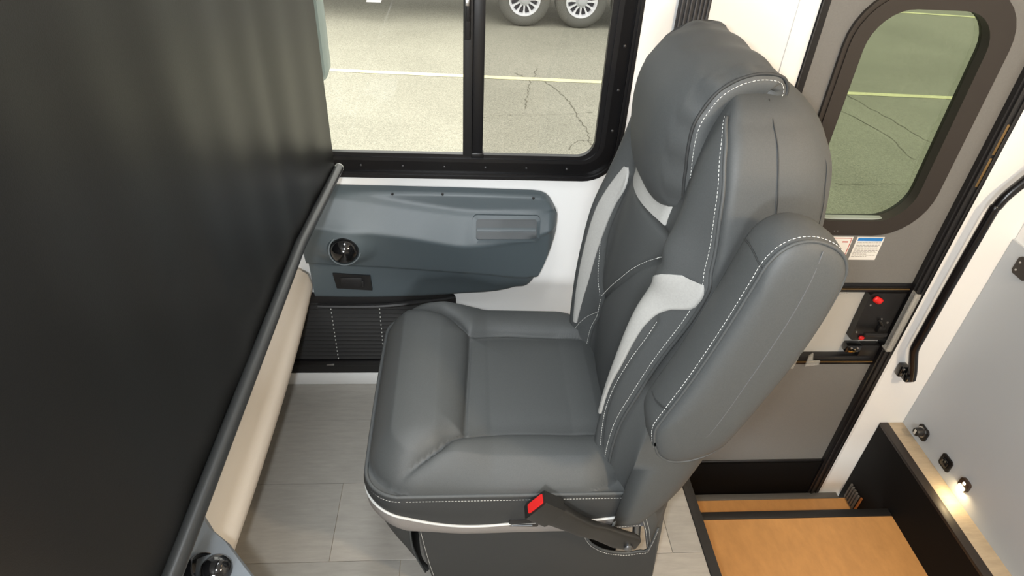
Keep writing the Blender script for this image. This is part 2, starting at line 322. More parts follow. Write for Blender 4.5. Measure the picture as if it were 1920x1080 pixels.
def build_door():
    d = empty('door_1', kind='structure')
    ya = W-.006
    fr = MB(); ring_xz(fr, [(.855, -.70), (1.502, -.70), (1.502, 1.53), (.855, 1.53)], [(.872, -.69), (1.455, -.69), (1.455, 1.505), (.872, 1.505)], ya-.008, W+.06); fr.build('door_frame', black, d, None)
    mb = MB(); mb.box(1.464, 1.474, ya-.014, ya-.006, -.70, 1.5, .002); mb.box(1.486, 1.492, ya-.012, ya-.006, -.70, 1.5, .001); mb.build('weather_strip', blacksatin, d)
    for z in (.93, .83): 
        mb = MB(); mb.box(1.476, 1.484, ya-.011, ya-.007, z-.04, z+.05, .001); mb.build('strike_plate', mat('brass_worn', rgb(140, 112, 70), .35, .6), d)
    yd = W+.004
    # upper panel as a ring round the window
    n = 8
    mb = MB(); o = rrect(.872, 1.455, .425, 1.505, .004, n); i = rrect(.99, 1.33, .655, 1.28, .10, n); ring_xz(mb, o, i, yd, yd+.03); mb.build('upper_panel', doorgrey, d)
    mb = MB(); ring_xz(mb, rrect(.945, 1.386, .615, 1.315, .145, n), rrect(.957, 1.374, .627, 1.303, .135, n), yd-.010, yd+.01); ring_xz(mb, rrect(.957, 1.374, .627, 1.303, .135, n), rrect(.997, 1.323, .667, 1.262, .10, n), yd-.014, yd+.03); g = mb.build('window_gasket', gasket, d)
    mb = MB(); mb.box(.985, 1.335, yd+.018, yd+.022, .655, 1.275); mb.build('pane', glass('tinted_glass', (.50, .53, .45, 1)), d, None)
    mb = MB(); mb.box(1.02, 1.30, yd-.004, yd+.016, .664, .672, .002); mb.build('glazing_bead', mat('pale_bead', rgb(150, 160, 152), .3), d)
    for x in (1.112, 1.122):
        mb = MB(); mb.lathe((x, yd-.014, .632), (0, -1, 0), [(.002, 0), (.0015, .001)], 8); mb.build('screw', silver, d)
    mb = MB(); mb.box(.872, 1.455, yd, yd+.03, -.455, .075); mb.build('lower_panel', doorgrey, d)
    mb = MB(); mb.box(.872, 1.455, yd+.02, yd+.03, .075, .43); mb.build('recess_panel', mat('pale_recess', rgb(178, 176, 170), .5), d)
    for z0, z1, nm in ((.394, .430, 'upper_rail'), (.073, .113, 'lower_rail')):
        mb = MB(); mb.box(.872, 1.455, yd-.004, yd+.028, z0, z1, .002); mb.box(.872, 1.455, yd-.007, yd, z0+.021, z0+.025, .001); r = mb.build(nm, black, d)
        mb = MB(); mb.box(.876, 1.452, yd-.0085, yd-.005, z0+.014, z0+.0165); mb.build('rail_bead', mat('brass_worn', None), r)
    mb = MB(); mb.box(.872, 1.455, yd-.004, yd+.02, -.467, -.455, .002); mb.build('bottom_rail', blacksatin, d)
    mb = MB(); mb.box(.857, 1.5, W-.005, W+.05, -.70, -.468); mb.build('kick_plate', mat('dark_brown_panel', rgb(9, 7, 6), .8, spec=.15), d)
    # latch
    y0 = yd-.002
    mb = MB(); poly = [(1.326, .198), (1.335, .192), (1.449, .192), (1.449, .393), (1.335, .393), (1.326, .385)]; prism_y(mb, poly, y0-.006, yd+.02); la = mb.build('latch_plate', blackpl, d)
    rot = Matrix.Rotation(math.radians(-32), 3, 'Y')
    mb = MB(); mb.box(1.338, 1.374, y0-.018, y0-.006, .358, .380, .008, 3, Matrix.Rotation(math.radians(28), 3, 'Y')); mb.build('lock_tab', redp, la)
    mb = MB(); mb.box(1.353, 1.373, y0-.015, y0-.006, .197, .213, .006, 3, Matrix.Rotation(math.radians(28), 3, 'Y')); mb.build('lock_tab', redp, la)
    mb = MB(); mb.box(1.352, 1.432, y0-.034, y0-.020, .226, .243, .004); mb.box(1.40, 1.425, y0-.022, y0-.004, .232, .262, .004); mb.build('paddle_handle', blackpl, la)
    mb = MB(); mb.tube([(1.395, y0-.014, .285), (1.415, y0-.014, .262), (1.42, y0-.012, .24)], .005, 8); mb.build('latch_arm', blacksatin, la)
    for x, z in ((1.342, .345), (1.338, .228), (1.432, .27), (1.405, .285)):
        mb = MB(); mb.lathe((x, y0-.006, z), (0, -1, 0), [(.004, 0), (.0035, .002), (.001, .0025)], 8); mb.build('screw', silver, la)
    mb = MB(); mb.box(1.328, 1.385, yd-.012, yd+.02, .135, .168, .006); hg = mb.build('deadbolt_case', mat('gloss_black', None), d)
    for x in (1.345, 1.368):
        mb = MB(); mb.lathe((x, yd-.012, .158), (0, -1, 0), [(.005, 0), (.004, .003), (.001, .004)], 10); mb.build('bolt_head', silver, hg)
    mb = MB(); mb.tube(catmull([(1.34, yd-.013, .142), (1.352, yd-.018, .146), (1.364, yd-.013, .142)], 5), .0025, 6); mb.build('brass_clip', mat('brass', rgb(190, 150, 80), .25, 1), hg)
    mb = MB(); mb.box(1.385, 1.452, yd-.008, yd+.02, .116, .165, .003); mb.build('bolt_housing', blackpl, d)
    # clear plastic slide cover, swung open
    m = bpy.data.materials.new('clear_plastic'); m.use_nodes = True; b = m.node_tree.nodes['Principled BSDF']
    b.inputs['Base Color'].default_value = rgb(200, 198, 190); b.inputs['Roughness'].default_value = .15; b.inputs['Alpha'].default_value = .33; MATS['clear_plastic'] = m
    mb = MB(); mb.box(1.452, 1.457, yd-.046, yd-.018, .175, .415, .002); mb.box(1.444, 1.465, yd-.050, yd-.043, .172, .418, .003); mb.box(1.444, 1.465, yd-.050, yd-.018, .172, .179, .003); mb.build('screen_slide', m, d)
    # tan card and film over the recess
    mb = MB(); prism_y(mb, [(1.09, .10), (1.187, .10), (1.200, .385), (1.09, .385)], yd+.012, yd+.016); mb.build('tan_card', mat('tan_card', rgb(190, 164, 128), .5), d)
    mb = MB(); prism_y(mb, [(1.185, .375), (1.255, .382), (1.25, .390), (1.185, .392)], yd+.004, yd+.008)
    prism_y(mb, [(1.145, .062), (1.165, .062), (1.168, .12), (1.15, .12)], yd-.014, yd-.009); prism_y(mb, [(1.205, .072), (1.252, .08), (1.252, .098), (1.225, .098), (1.215, .135), (1.205, .12)], yd-.014, yd-.009); mb.build('clear_tape', m, d)
    # safety stickers
    def sticker(x0, x1, z0, z1, head, lines):
        mb = MB(); mb.box(x0, x1, yd-.0012, yd, z0, z1); s = mb.build('sticker', mat('sticker_paper', rgb(222, 220, 214), .45), d, None)
        mb = MB()
        if head: mb.box(x0+.004, x1-.004, yd-.0018, yd-.001, z1-.014, z1-.003); mb.build('sticker_header', mat('sticker_blue', rgb(40, 120, 190), .45), s, None)
        else:
            ring_xz(mb, rrect(x0+.003, x1-.003, z0+.003, z1-.004, .001, 2), rrect(x0+.005, x1-.005, z0+.005, z1-.006, .001, 2), yd-.0018, yd-.001); mb.box(x1-.03, x1-.012, yd-.0018, yd-.001, z1-.02, z1-.016); mb.build('sticker_border', mat('sticker_red', rgb(176, 60, 52), .45), s, None)
        mb = MB(); rnd = random.Random(3)
        for k in range(lines):
            z = z1-.019-k*.0047; x = x0+.005
            while x < x1-.010:
                l = rnd.uniform(.004, .011); l = min(l, x1-.005-x); mb.box(x, x+l, yd-.0017, yd-.001, z-.0014, z); x += l+.002
                if k in (9, 11) and x > x0+.05: break
        if lines: 
            o = mb.build('sticker_print', mat('print_grey', rgb(120, 116, 110), .5), s, None); o['kind'] = 'stuff'
        else: mb.bm.free()
        return s
    sticker(1.203, 1.290, .520, .604, True, 12)
    sticker(1.10, 1.190, .535, .604, False, 0)
build_door()

def build_steps():
    st = empty('entry_steps', 'plywood entry steps with black nosings below the entry door', 'steps', (1.1, 1.2, -.7))
    mb = MB(); mb.box(.665, 1.611, .22, 1.352, -.50, -.462); mb.build('upper_tread', ply, st)
    mb = MB(); mb.box(.665, 1.611, 1.352, 1.385, -.505, -.458, .004); mb.build('nosing', blacksatin, st)
    mb = MB(); mb.box(.70, 1.611, 1.30, 1.575, -.72, -.66); mb.build('lower_tread', ply, st)
    mb = MB(); mb.box(.70, 1.58, 1.572, 1.60, -.72, -.655, .003); mb.build('threshold_strip', mat('threshold_grey', rgb(90, 90, 88), .4), st)
    mb = MB(); mb.box(.66, .667, .215, W-.006, -.9, -.035); mb.build('left_stringer', blackvoid, st)
    mb = MB(); mb.box(.66, 1.60, .2, .21, -.9, -.02); mb.build('near_riser', blackvoid, st)
    mb = MB(); mb.box(.655, .684, .2, W-.002, -.03, .004, .002); mb.build('floor_nosing', blacksatin, st)
    # boxed ledge beside the steps
    lg = empty('step_ledge', 'black step side panel with pale wood ledge under the grey panel', 'ledge', (1.65, 1.2, -.7))
    mb = MB(); mb.box(1.612, 1.705, .2, W-.002, -.9, -.2465); mb.build('side_panel', blackvoid, lg)
    mb = MB(); mb.box(1.611, 1.644, .2, W-.002, -.2465, -.234, .001); mb.build('edge_trim', mat('brown_black', rgb(46, 40, 36), .5), lg)
    mb = MB(); mb.box(1.644, 1.705, .2, W-.002, -.2465, -.235, .001); mb.build('wood_ledge', wood, lg)
    # low grey side panel of the cabinet behind the door
    cb = empty('cabinet_side', 'flat grey laminate cabinet side rising above the pale wood step ledge', 'cabinet', (1.75, 1.0, -.3))
    mb = MB(); mb.box(1.705, 1.76, .2, W-.002, -.9, .605); mb.build('grey_side', greypanel, cb)
    mb = MB(); mb.box(1.712, 1.80, .2, W-.002, .605, 1.98); mb.build('upper_side', white, cb)
    # step side vent
    v = empty('heat_vent', 'small grey slatted vent low on the black step panel', 'vent', (1.6, 1.5, -.6))
    for k in range(5):
        mb = MB(); mb.box(1.603, 1.611, 1.515+.014*k, 1.523+.014*k, -.655, -.57, .001); mb.build('slat', mat('vent_slat', rgb(96, 94, 90), .5), v)
    mb = MB(); mb.box(1.607, 1.612, 1.500, 1.508, -.655, -.565); mb.build('vent_frame', mat('orange_edge', rgb(170, 104, 52), .5), v)
build_steps()

def build_panel_controls():
    x = 1.705
    def plate(y, z, s, ch): 
        return [(y-s+ch, z-s), (y+s-ch, z-s), (y+s, z-s+ch), (y+s, z+s-ch), (y+s-ch, z+s), (y-s+ch, z+s), (y-s, z+s-ch), (y-s, z-s+ch)]
    # rotary switch
    k = empty('rotary_switch', 'black square plate with round knob above the ledge corner', 'switch', (x, 1.515, -.175))
    mb = MB(); prism_x(mb, plate(1.513, -.180, .0265, .008), x, x-.006); mb.build('plate', blackpl, k)
    mb = MB(); mb.lathe((x-.006, 1.515, -.178), (-1, 0, 0), [(.021, 0), (.021, .003), (.017, .004)], 24); mb.build('ring', silver, k)
    mb = MB(); mb.lathe((x-.006, 1.515, -.178), (-1, 0, 0), [(.017, 0), (.016, .022), (.014, .026), (.003, .027)], 24); mb.build('knob', blacksatin, k)
    mb = MB(); mb.box(x-.0345, x-.030, 1.511, 1.521, -.189, -.168, .002); mb.build('pointer', mat('pointer_grey', rgb(200, 198, 190), .4), k)
    # socket
    s = empty('usb_socket', 'black square charging socket between the knob and the step light', 'socket', (x, 1.372, -.176))
    mb = MB(); prism_x(mb, plate(1.372, -.176, .0265, .007), x, x-.005); mb.build('plate', blackpl, s)
    mb = MB(); mb.box(x-.011, x-.005, 1.356, 1.388, -.192, -.160, .004); mb.build('cover', mat('gloss_black', None), s)
    mb = MB(); mb.box(x-.0125, x-.010, 1.366, 1.372, -.172, -.164, .001); mb.box(x-.0125, x-.010, 1.378, 1.382, -.176, -.168, .001); mb.build('contacts', mat('worn_metal', rgb(120, 116, 104), .4, .5), s)
    # step light
    l = empty('step_light', 'small lit step light with a brown housing above the wood ledge', 'lamp', (x, 1.27, -.165))
    mb = MB(); prism_x(mb, rrect(1.249, 1.291, -.187, -.143, .012, 5), x, x-.010); h = mb.build('housing', mat('brown_housing', rgb(58, 44, 34), .3), l)
    mb = MB(); prism_x(mb, rrect(1.256, 1.284, -.184, -.169, .006, 4), x-.008, x-.0125); mb.build('lens', mat('lamp_lens', (1, .9, .72, 1), .3, emit=(1, .80, .5, 1), estr=9), l)
    mb = MB(); mb.lathe((x-.010, 1.27, -.157), (-1, 0, 0), [(.006, 0), (.005, .002), (.001, .003)], 12); mb.build('indicator', mat('lamp_lens', None), l)
    a = area('step_lamp', (x-.022, 1.27, -.178), (x-.03, 1.26, -.30), .022, .22, (1, .76, .42)); a.parent = l; a.location = Vector((-.022, 0, -.013))
    # catch plates at the panel edge
    for y, z, lab in ((1.535, .555, 'black catch plate with screws on the grey cabinet side'), (1.50, .76, 'small black catch on the white wall above the grab handle bend')):
        c = empty('catch_plate', lab, 'catch', (x, y, z))
        mb = MB(); prism_x(mb, plate(y-.012, z, .030, .008), x, x-.008); mb.build('plate', mat('brown_black', None), c)
        for dz in (-.015, .012):
            mb = MB(); mb.lathe((x-.008, y+.004, z+dz), (-1, 0, 0), [(.004, 0), (.003, .002)], 8); mb.build('screw', silver, c)
    # grab handle
    g = empty('grab_handle', 'black bent grab handle on the white wall beside the entry door', 'handle', (1.57, W, .03))
    path = [(1.562, 1.566, .062), (1.556, 1.566, .10), (1.534, 1.562, .19), (1.530, 1.56, .23)]
    pts = catmull([(1.590, 1.566, .045), (1.578, 1.566, .085), (1.545, 1.566, .168), (1.538, 1.566, .20), (1.538, 1.566, .26), (1.538, 1.566, .45), (1.541, 1.566, .715), (1.546, 1.566, .745), (1.560, 1.566, .785), (1.60, 1.566, .848), (1.65, 1.566, .93)], 6)
    mb = MB(); mb.tube(pts, .0145, 16); mb.build('bar', mat('gloss_black_paint', rgb(16, 14, 16), .25), g, 60)
    mb = MB(); mb.box(1.552, 1.582, 1.585, W, .035, .085, .006); mb.box(1.562, 1.596, 1.556, 1.60, .034, .066, .008); mb.build('foot', mat('gloss_black', None), g)
    for z in (.05, .073):
        mb = MB(); mb.lathe((1.562, 1.585, z), (0, -1, 0), [(.005, 0), (.004, .003), (.001, .004)], 8); mb.build('screw', silver, g)
    mb = MB(); mb.box(1.635, 1.665, 1.56, W, .91, .95, .006); mb.build('foot', mat('gloss_black', None), g)
build_panel_controls()

# ------------------------------------------------------------------ front of the cabin: roller shade, dash ledge, console
def build_front():
    sh = empty('roller_shade', 'large black roller shade lowered across the front with a grey hem bar', 'shade', (-.335, .6, .85))
    P = []
    ya, yb = -.12, 1.503
    for i in range(80):
        y = ya+(yb-ya)*i/79; row = []
        for j in range(40):
            z = .846+(1.96-.846)*j/39
            x = -.352+.0012*math.sin(y*17+.6*math.sin(z*2))+.0009*math.sin(y*41+1)
            x += .024*max(0, (y-1.15)/.35)
            row.append((x, y, z))
        P.append(row)
    mb = MB(); mb.grid(P); mb.grid([[(x-.0012, y, z) for x, y, z in r] for r in P]); mb.build('fabric', shade_m, sh, 180)
    mb = MB(); mb.tube([(-.342, ya, .858), (-.342, .4, .858), (-.340, 1.15, .858), (-.318, 1.5, .858), (-.3175, 1.507, .858)], .0118, 16); mb.build('hem_bar', barm, sh, 60)
    mb = MB(); mb.lathe((-.3172, 1.507, .858), (0.05, 1, 0), [(.0118, 0), (.011, .004), (.004, .005)], 16); mb.build('end_cap', pipew, sh)
    mb = MB(); mb.tube([(-.36, ya, 1.985), (-.36, yb, 1.985)], .03, 16); mb.build('roller', blacksatin, sh)
    # white dash ledge
    d = empty('dash_ledge', 'white padded dash ledge behind the shade above the floor', 'ledge', (-.6, 1.1, 0))
    prof = [(-.95, .50), (-.62, .475), (-.545, .462), (-.505, .450), (-.480, .432), (-.470, .405), (-.474, .378), (-.490, .355), (-.53, .335), (-.62, .20), (-.70, 0.0), (-.95, 0)]
    rings = []
    for y in np.linspace(.745, 1.60, 14):
        t = (y-.66)/.93; dx = float(sm(y, [.6, .95, 1.3, 1.5, 1.6], [-.006, .0, .010, .014, .014])); dz = float(sm(y, [.6, .95, 1.3, 1.6], [-.01, -.02, .01, .06]))-.03
        rings.append([(x+dx if x > -.9 else x, y, z+dz if z > .1 else z) for x, z in prof])
    mb = MB(); mb.loft(rings); mb.build('body', mat('dash_white', rgb(216, 208, 197), .5, bump=.12, bscale=700), d, 50)
    # grey console with a cup pod
    c = empty('console', 'grey plastic dash console with a black pod at the bottom edge', 'console', (-.45, .55, 0))
    poly = [(-.95, .30), (-.30, .30), (-.30, .545), (-.345, .590), (-.392, .640), (-.425, .665), (-.458, .705), (-.50, .74), (-.95, .74)]
    mb = MB(); mb.loft([[(x, y, 0) for x, y in poly], [(x, y, .585) for x, y in poly], [(x-.004, y-.004, .60) for x, y in poly]]); mb.build('body', mat('console_grey', rgb(104, 110, 116), .45, bump=.1, bscale=800), c, 40)
    ax = Vector((.55, .15, .6)).normalized(); cc = Vector((-.414, .586, .597))
    mb = MB(); mb.lathe(cc, ax, [(.030, -.02), (.0305, .006), (.028, .009), (.026, .008), (.025, -.006), (.002, -.007)], 28); p = mb.build('pod_ring', mat('gloss_black', None), c, 60)
    mb = MB(); mb.lathe((-.396, .582, .596), (.3, .1, .7), [(.024, -.01), (.025, .01), (.021, .022), (.012, .030), (.002, .033)], 24); mb.build('pod_dome', mat('gloss_black', None), c, 180)
    mb = MB(); [mb.box(-.408+.004*k, -.406+.004*k, .556, .566, .612+.002*k, .6135+.002*k) for k in range(3)]; mb.build('pod_mark', mat('brass', None), c, None)
build_front()

# ------------------------------------------------------------------ captain's chair
YC = 1.115
seat = empty('captain_chair', 'charcoal grey vinyl captain chair with light grey inserts and raised armrest', 'chair', (.15, YC, 0))
# ---- backrest surface: u = y - YC across, z up
ZW = [.36, .45, .60, .80, .95, 1.05, 1.13, 1.19, 1.235, 1.265, 1.285]
WW = [.312, .311, .294, .285, .284, .280, .270, .250, .215, .165, .08]
def b_half(z): return sm(z, ZW, WW)
def b_fc(z): return sm(z, [.36, .45, .55, .70, .85, .97, 1.05, 1.2, 1.29], [.345, .334, .326, .320, .325, .335, .345, .372, .41])
def b_xs(z): return sm(z, [.36, .5, .7, .9, 1.0, 1.15, 1.29], [.322, .335, .382, .425, .435, .425, .435])
def b_rear(z): return sm(z, [.36, .42, .50, .8, 1.1, 1.2, 1.26, 1.29], [.44, .49, .530, .585, .612, .590, .54, .475])
def b_bump(z): return sm(z, [.36, .48, .60, .75, .87, .925, .965, 1.0, 1.05, 1.12, 1.2, 1.29], [.03, .052, .048, .034, .020, .006, .014, .014, .004, 0, 0, 0])
def b_bump_far(z): return sm(z, [.36, .48, .60, .75, .88, .945, 1.0, 1.12, 1.2, 1.29], [.03, .052, .052, .048, .040, .026, .016, .002, 0, 0])
def F(u, z):
    u = np.asarray(u, float); z = np.asarray(z, float)
    a = np.abs(u); crown = sm(z, [.36, .6, .9, 1.0, 1.15, 1.29], [.5, .9, 1.6, 2.0, 1.2, .6])
    x = b_fc(z)+crown*np.minimum(a, .16)**2
    b = np.where(u < 0, b_bump(z), b_bump_far(z))+crown*.16**2*.85
    return x-b*np.exp(-((a-.205)/.052)**2)
def front(u, z, off=0):
    w = b_half(z); a = np.clip(np.abs(u)/w, 0, 1); s = (1-a**4.2)**(1/4.2); xs = b_xs(z)
    return xs-(xs-F(u, z))*s-off
def rear(u, z):
    w = b_half(z); a = np.clip(np.abs(u)/w, 0, 1); s = (1-a**4.2)**(1/4.2); xs = b_xs(z)
    return xs+(b_rear(z)-xs)*s
def seg_dist(px, py, line):
    d = np.full(px.shape, 9.0)
    for (x0, y0), (x1, y1) in zip(line, line[1:]):
        dx, dy = x1-x0, y1-y0; t = np.clip(((px-x0)*dx+(py-y0)*dy)/(dx*dx+dy*dy+1e-12), 0, 1)
        d = np.minimum(d, np.hypot(px-x0-t*dx, py-y0-t*dy))
    return d
def smooth_line(pts, n=10): return [tuple(p) for p in catmull(pts, n)]
SEAM_C = {}      # front seams of the backrest in (u, z)
SEAM_C['lumbar'] = smooth_line([(-.19, .972), (-.16, .955), (-.117, .919), (-.072, .867), (-.031, .812), (.043, .726), (.105, .665)])
SEAM_C['right'] = smooth_line([(.150, .955), (.152, .92), (.155, .874), (.157, .813), (.147, .747), (.135, .69), (.115, .662)])
SEAM_C['right_low'] = smooth_line([(.115, .66), (.124, .606), (.147, .547), (.158, .464)])
SEAM_C['right_wing'] = smooth_line([(.124, .606), (.157, .566), (.174, .528), (.183, .498)])
SEAM_C['yoke'] = smooth_line([(-.2, .982), (-.12, .992), (-.069, .998), (-.014, 1.005), (.048, 1.001), (.077, .998), (.15, .985)])
SEAM_C['flute'] = smooth_line([(-.233, .877), (-.23, .836), (-.221, .768), (-.213, .681), (-.212, .61), (-.219, .525)])
SEAM_O = [smooth_line([(s*.240, .40), (s*.243, .47), (s*.245, .604), (s*.255, .708), (s*.264, .801), (s*.276, .90), (s*.279, .975), (s*.274, 1.01), (s*.270, 1.052), (s*.262, 1.115), (s*.252, 1.156), (s*.234, 1.192), (s*.215, 1.218), (s*.185, 1.240)]) for s in (-1, 1)]
def backrest():
    nz, nf, nr = 150, 150, 60
    zs = np.concatenate([np.linspace(.36, 1.2, nz-40), np.linspace(1.2, 1.285, 41)[1:]])
    rows = []
    for z in zs:
        w = float(b_half(z)); uf = -w*np.cos(np.pi*(np.arange(nf)/(nf-1))**1.0); zz = np.full(nf, z)
        x = front(uf, zz)
        g = np.zeros(nf)
        for nm in SEAM_C: 
            d = seg_dist(uf, zz, SEAM_C[nm]); g += .006*np.exp(-(d/.005)**2)+.004*np.exp(-(d/.022)**2)
        for l in SEAM_O:
            d = seg_dist(uf, zz, l); g += .0025*np.exp(-(d/.004)**2)
        x = x+np.minimum(g, .012)
        ur = w*np.cos(np.pi*np.arange(1, nr-1)/(nr-1)); xr = rear(ur, np.full(nr-2, z))
        rows.append([(a, YC+b, z) for a, b in zip(x, uf)]+[(a, YC+b, z) for a, b in zip(xr, ur)])
    # round the lower and the upper end
    def shrink(row, k, dz):
        c = np.mean(np.array(row), 0); return [(c[0]+(p[0]-c[0])*k, c[1]+(p[1]-c[1])*k, p[2]+dz) for p in row]
    lo = rows[0]; hi = rows[-1]
    pre = [shrink(lo, .4, -.016), shrink(lo, .86, -.014), shrink(lo, .95, -.010), shrink(lo, .985, -.005)]
    post = [shrink(hi, .9, .003), shrink(hi, .6, .006), shrink(hi, .2, .007)]
    mb = MB(); mb.loft(pre+rows+post); return mb.build('backrest', vinyl, seat, 180)
backrest_ob = backrest()
def bpt(u, z, off=.002):
    n = Vector((-1, 0, 0)); e = .002
    p = Vector((float(front(np.array(u), np.array(z))), u, z))
    w = float(b_half(z))
    pu = Vector((float(front(np.array(min(u+e, w-1e-4)), np.array(z))), min(u+e, w-1e-4), z)); pd = Vector((float(front(np.array(max(u-e, -w+1e-4)), np.array(z))), max(u-e, -w+1e-4), z))
    pz = Vector((float(front(np.array(u), np.array(z+e))), u, z+e))
    n = (pz-p).cross(pu-pd).normalized() if (pu-pd).length > 0 else n
    if n.x > 0: n = -n
    q = p+n*off; return (q.x, YC+q.y, q.z)
def bpatch(name, m, rows, off=.003, n=14):
    """rows: list of (z, u0, u1) -> shell lying on the backrest with a thin rolled edge"""
    zs = [r[0] for r in rows]; Z = np.linspace(zs[0], zs[-1], 44); P = []
    for z in Z:
        a = float(sm(z, zs, [r[1] for r in rows])); b = float(sm(z, zs, [r[2] for r in rows]))
        r = [bpt(a, z, -.004)]+[bpt(a+(b-a)*k/n, z, off*min(1, .55+1.2*min(k, n-k)/n)) for k in range(n+1)]+[bpt(b, z, -.004)]; P.append(r)
    mb = MB(); mb.grid(P); return mb.build(name, m, seat, 180)
BAND = {-1: [(.60, -.190, -.204), (.683, -.178, -.208), (.742, -.176, -.216), (.815, -.176, -.222), (.865, -.176, -.228), (.897, -.178, -.237), (.915, -.182, -.250), (.928, -.188, -.268), (.95, -.20, -.276), (.97, -.222, -.276), (.984, -.245, -.272)],
        1: [(.53, .178, .186), (.60, .172, .188), (.67, .166, .188), (.75, .163, .188), (.826, .160, .187), (.9, .156, .184), (.948, .150, .178), (.985, .163, .170)]}
for s in (-1, 1):
    o = bpatch('light_insert', lightv, BAND[s]); o['label'] = 'light grey side insert'
o = bpatch('yoke', lightv, [(1.007, -.120, .150), (1.03, -.122, .155), (1.05, -.124, .16), (1.075, -.124, .16)], .003); o['label'] = 'light grey yoke below the headrest'
def welt(name, path, r, m, parent=None, n=6): mb = MB(); mb.tube(path, r, n); return mb.build(name, m, parent or seat, 180)
mbs = MB()
for i, s in enumerate((-1, 1)):
    line = SEAM_O[i]
    welt('welt', [bpt(u, z, .0005) for u, z in line], .0035, vinyl)
    stitches(mbs, [bpt(u-s*.008, z, .0008) for u, z in line])
stitches(mbs, [bpt(u, z+.009, .0008) for u, z in SEAM_C['lumbar']])
stitches(mbs, [bpt(u+.006, z, .0006) for u, z in SEAM_C['right']])
stitches(mbs, [bpt(u-.006, z, .0006) for u, z in SEAM_C['flute']])
stitches(mbs, [bpt(u-.005, z, .0006) for u, z in SEAM_C['right_low']])
stitches(mbs, [bpt(u-.002, z+.006, .0006) for u, z in SEAM_C['right_wing']])
# side seams on the near flank
def on_flank(pts, o=.0012):
    return [(x, y-o, z) for x, y, z in catmull(pts, 8)]
welt('side_seam', on_flank([(.467, .948, 1.264), (.465, .908, 1.241), (.469, .878, 1.212), (.473, .856, 1.17), (.480, .843, 1.121), (.484, .838, 1.06), (.486, .835, .98)]), .0009, vinyl_shaded)
welt('rear_seam', on_flank([(.552, .905, 1.205), (.558, .885, 1.184), (.560, .872, 1.155), (.566, .864, 1.111), (.568, .860, 1.05)]), .0007, vinyl_shaded)
o = mbs.build('stitching', thread, seat, 180); o['kind'] = 'stuff'; o['label'] = 'white stitching'

# ---- headrest pad wrapped over the top
def headrest():
    prof = catmull([(.420, 1.040), (.395, 1.020), (.360, 1.022), (.336, 1.05), (.322, 1.10), (.316, 1.16), (.321, 1.215), (.340, 1.256), (.372, 1.288), (.412, 1.304), (.455, 1.306), (.487, 1.296), (.497, 1.275), (.490, 1.252)], 5)
    prof = [np.array(p) for p in prof]; C = np.array((.435, 1.14)); nU = 60; H = .153
    def inward(i):
        t = prof[min(i+1, len(prof)-1)]-prof[max(i-1, 0)]; n = np.array((t[1], -t[0])); n = n/np.linalg.norm(n)
        if n.dot(C-prof[i]) < 0: n = -n
        return n
    rows = []; seamA = []; seamB = []
    for i, p in enumerate(prof):
        n = inward(i); f = i/(len(prof)-1); r = []
        end = np.interp(f, [0, .12, .35, .55, .75, 1], [.030, .045, .050, .036, .010, -.008])
        hw = H+np.interp(f, [0, .15, .4, .6, .8, 1], [-.034, -.012, 0, 0, -.002, -.002])
        wob = .0022*math.sin(i*.9)
        for k in range(nU+1):
            a = -1+2*k/nU; a = math.sin(a*math.pi/2); e = end*abs(a)**3.5+(wob*(abs(a) > .8)); q = p+n*e
            if f > .62: q = q+np.array((0, 1))*(.0022*math.sin(a*9+f*7))
            r.append((q[0], YC+a*hw, q[1]))
        d = .034
        L = [(p[0]+n[0]*(end+dd), YC-hw-o, p[1]+n[1]*(end+dd)) for dd, o in ((.004, .004), (d*.5, .008), (d, .004), (d+.01, -.01))]
        Rr = [(x, 2*YC-y, z) for x, y, z in L]
        rows.append(L[::-1]+r+Rr); 
        q = (p[0]+n[0]*end, YC-hw-.0015, p[1]+n[1]*end); seamA.append(q)
        seamB.append((p[0]+n[0]*(end+.008), YC-hw-.0068, p[1]+n[1]*(end+.008)))
    mb = MB(); mb.grid(rows); h = mb.build('headrest', vinyl, seat, 180)
    mb = MB(); mb.tube(seamA[4:], .0028, 6); mb.build('headrest_welt', vinyl_shaded, h, 180); mb = MB(); mb.tube([(x, 2*YC-y, z) for x, y, z in seamA[4:]], .0028, 6); mb.build('headrest_welt', vinyl_shaded, h, 180)
    mb = MB(); stitches(mb, seamB[5:]); stitches(mb, [(x, 2*YC-y, z) for x, y, z in seamB[5:]]); o = mb.build('headrest_stitching', thread, h, 180); o['kind'] = 'stuff'
headrest()

# ---- cushion
CX, CA, CB = .078, .283, .296       # centre x, half length, half width
def foot(th):
    """rounded rectangle footprint, th in 0..1 counter-clockwise from the rear near corner along the near edge to the front"""
    return FOOT[int(th*len(FOOT)) % len(FOOT)]
def make_foot(n=260):
    pts = []
    rf, rr = .075, .008
    x0, x1, y0, y1 = CX-CA, CX+CA, YC-CB, YC+CB
    for cx, cy, r, a0 in ((x0+rf, y0+rf, rf, 270), (x0+rf, y1-rf, rf, 180), (x1-rr, y1-rr, rr, 90), (x1-rr, y0+rr, rr, 0)):
        for k in range(13):
            a = math.radians(a0-90*k/12); pts.append(np.array((cx+r*math.cos(a), cy+r*math.sin(a))))
    pts.append(pts[0]); L = np.concatenate([[0], np.cumsum([np.linalg.norm(b-a) for a, b in zip(pts, pts[1:])])]); A = np.array(pts)
    s = np.linspace(0, L[-1], n, endpoint=False); q = np.stack([np.interp(s, L, A[:, 0]), np.interp(s, L, A[:, 1])], 1)
    # the front edge bows forward a little
    q[:, 0] -= .006*np.clip((CX-.2-q[:, 0])/.1, 0, 1)*np.cos(np.clip((q[:, 1]-YC)/CB, -1, 1)*1.4)
    return q
FOOT = make_foot()
ZWELT = .455
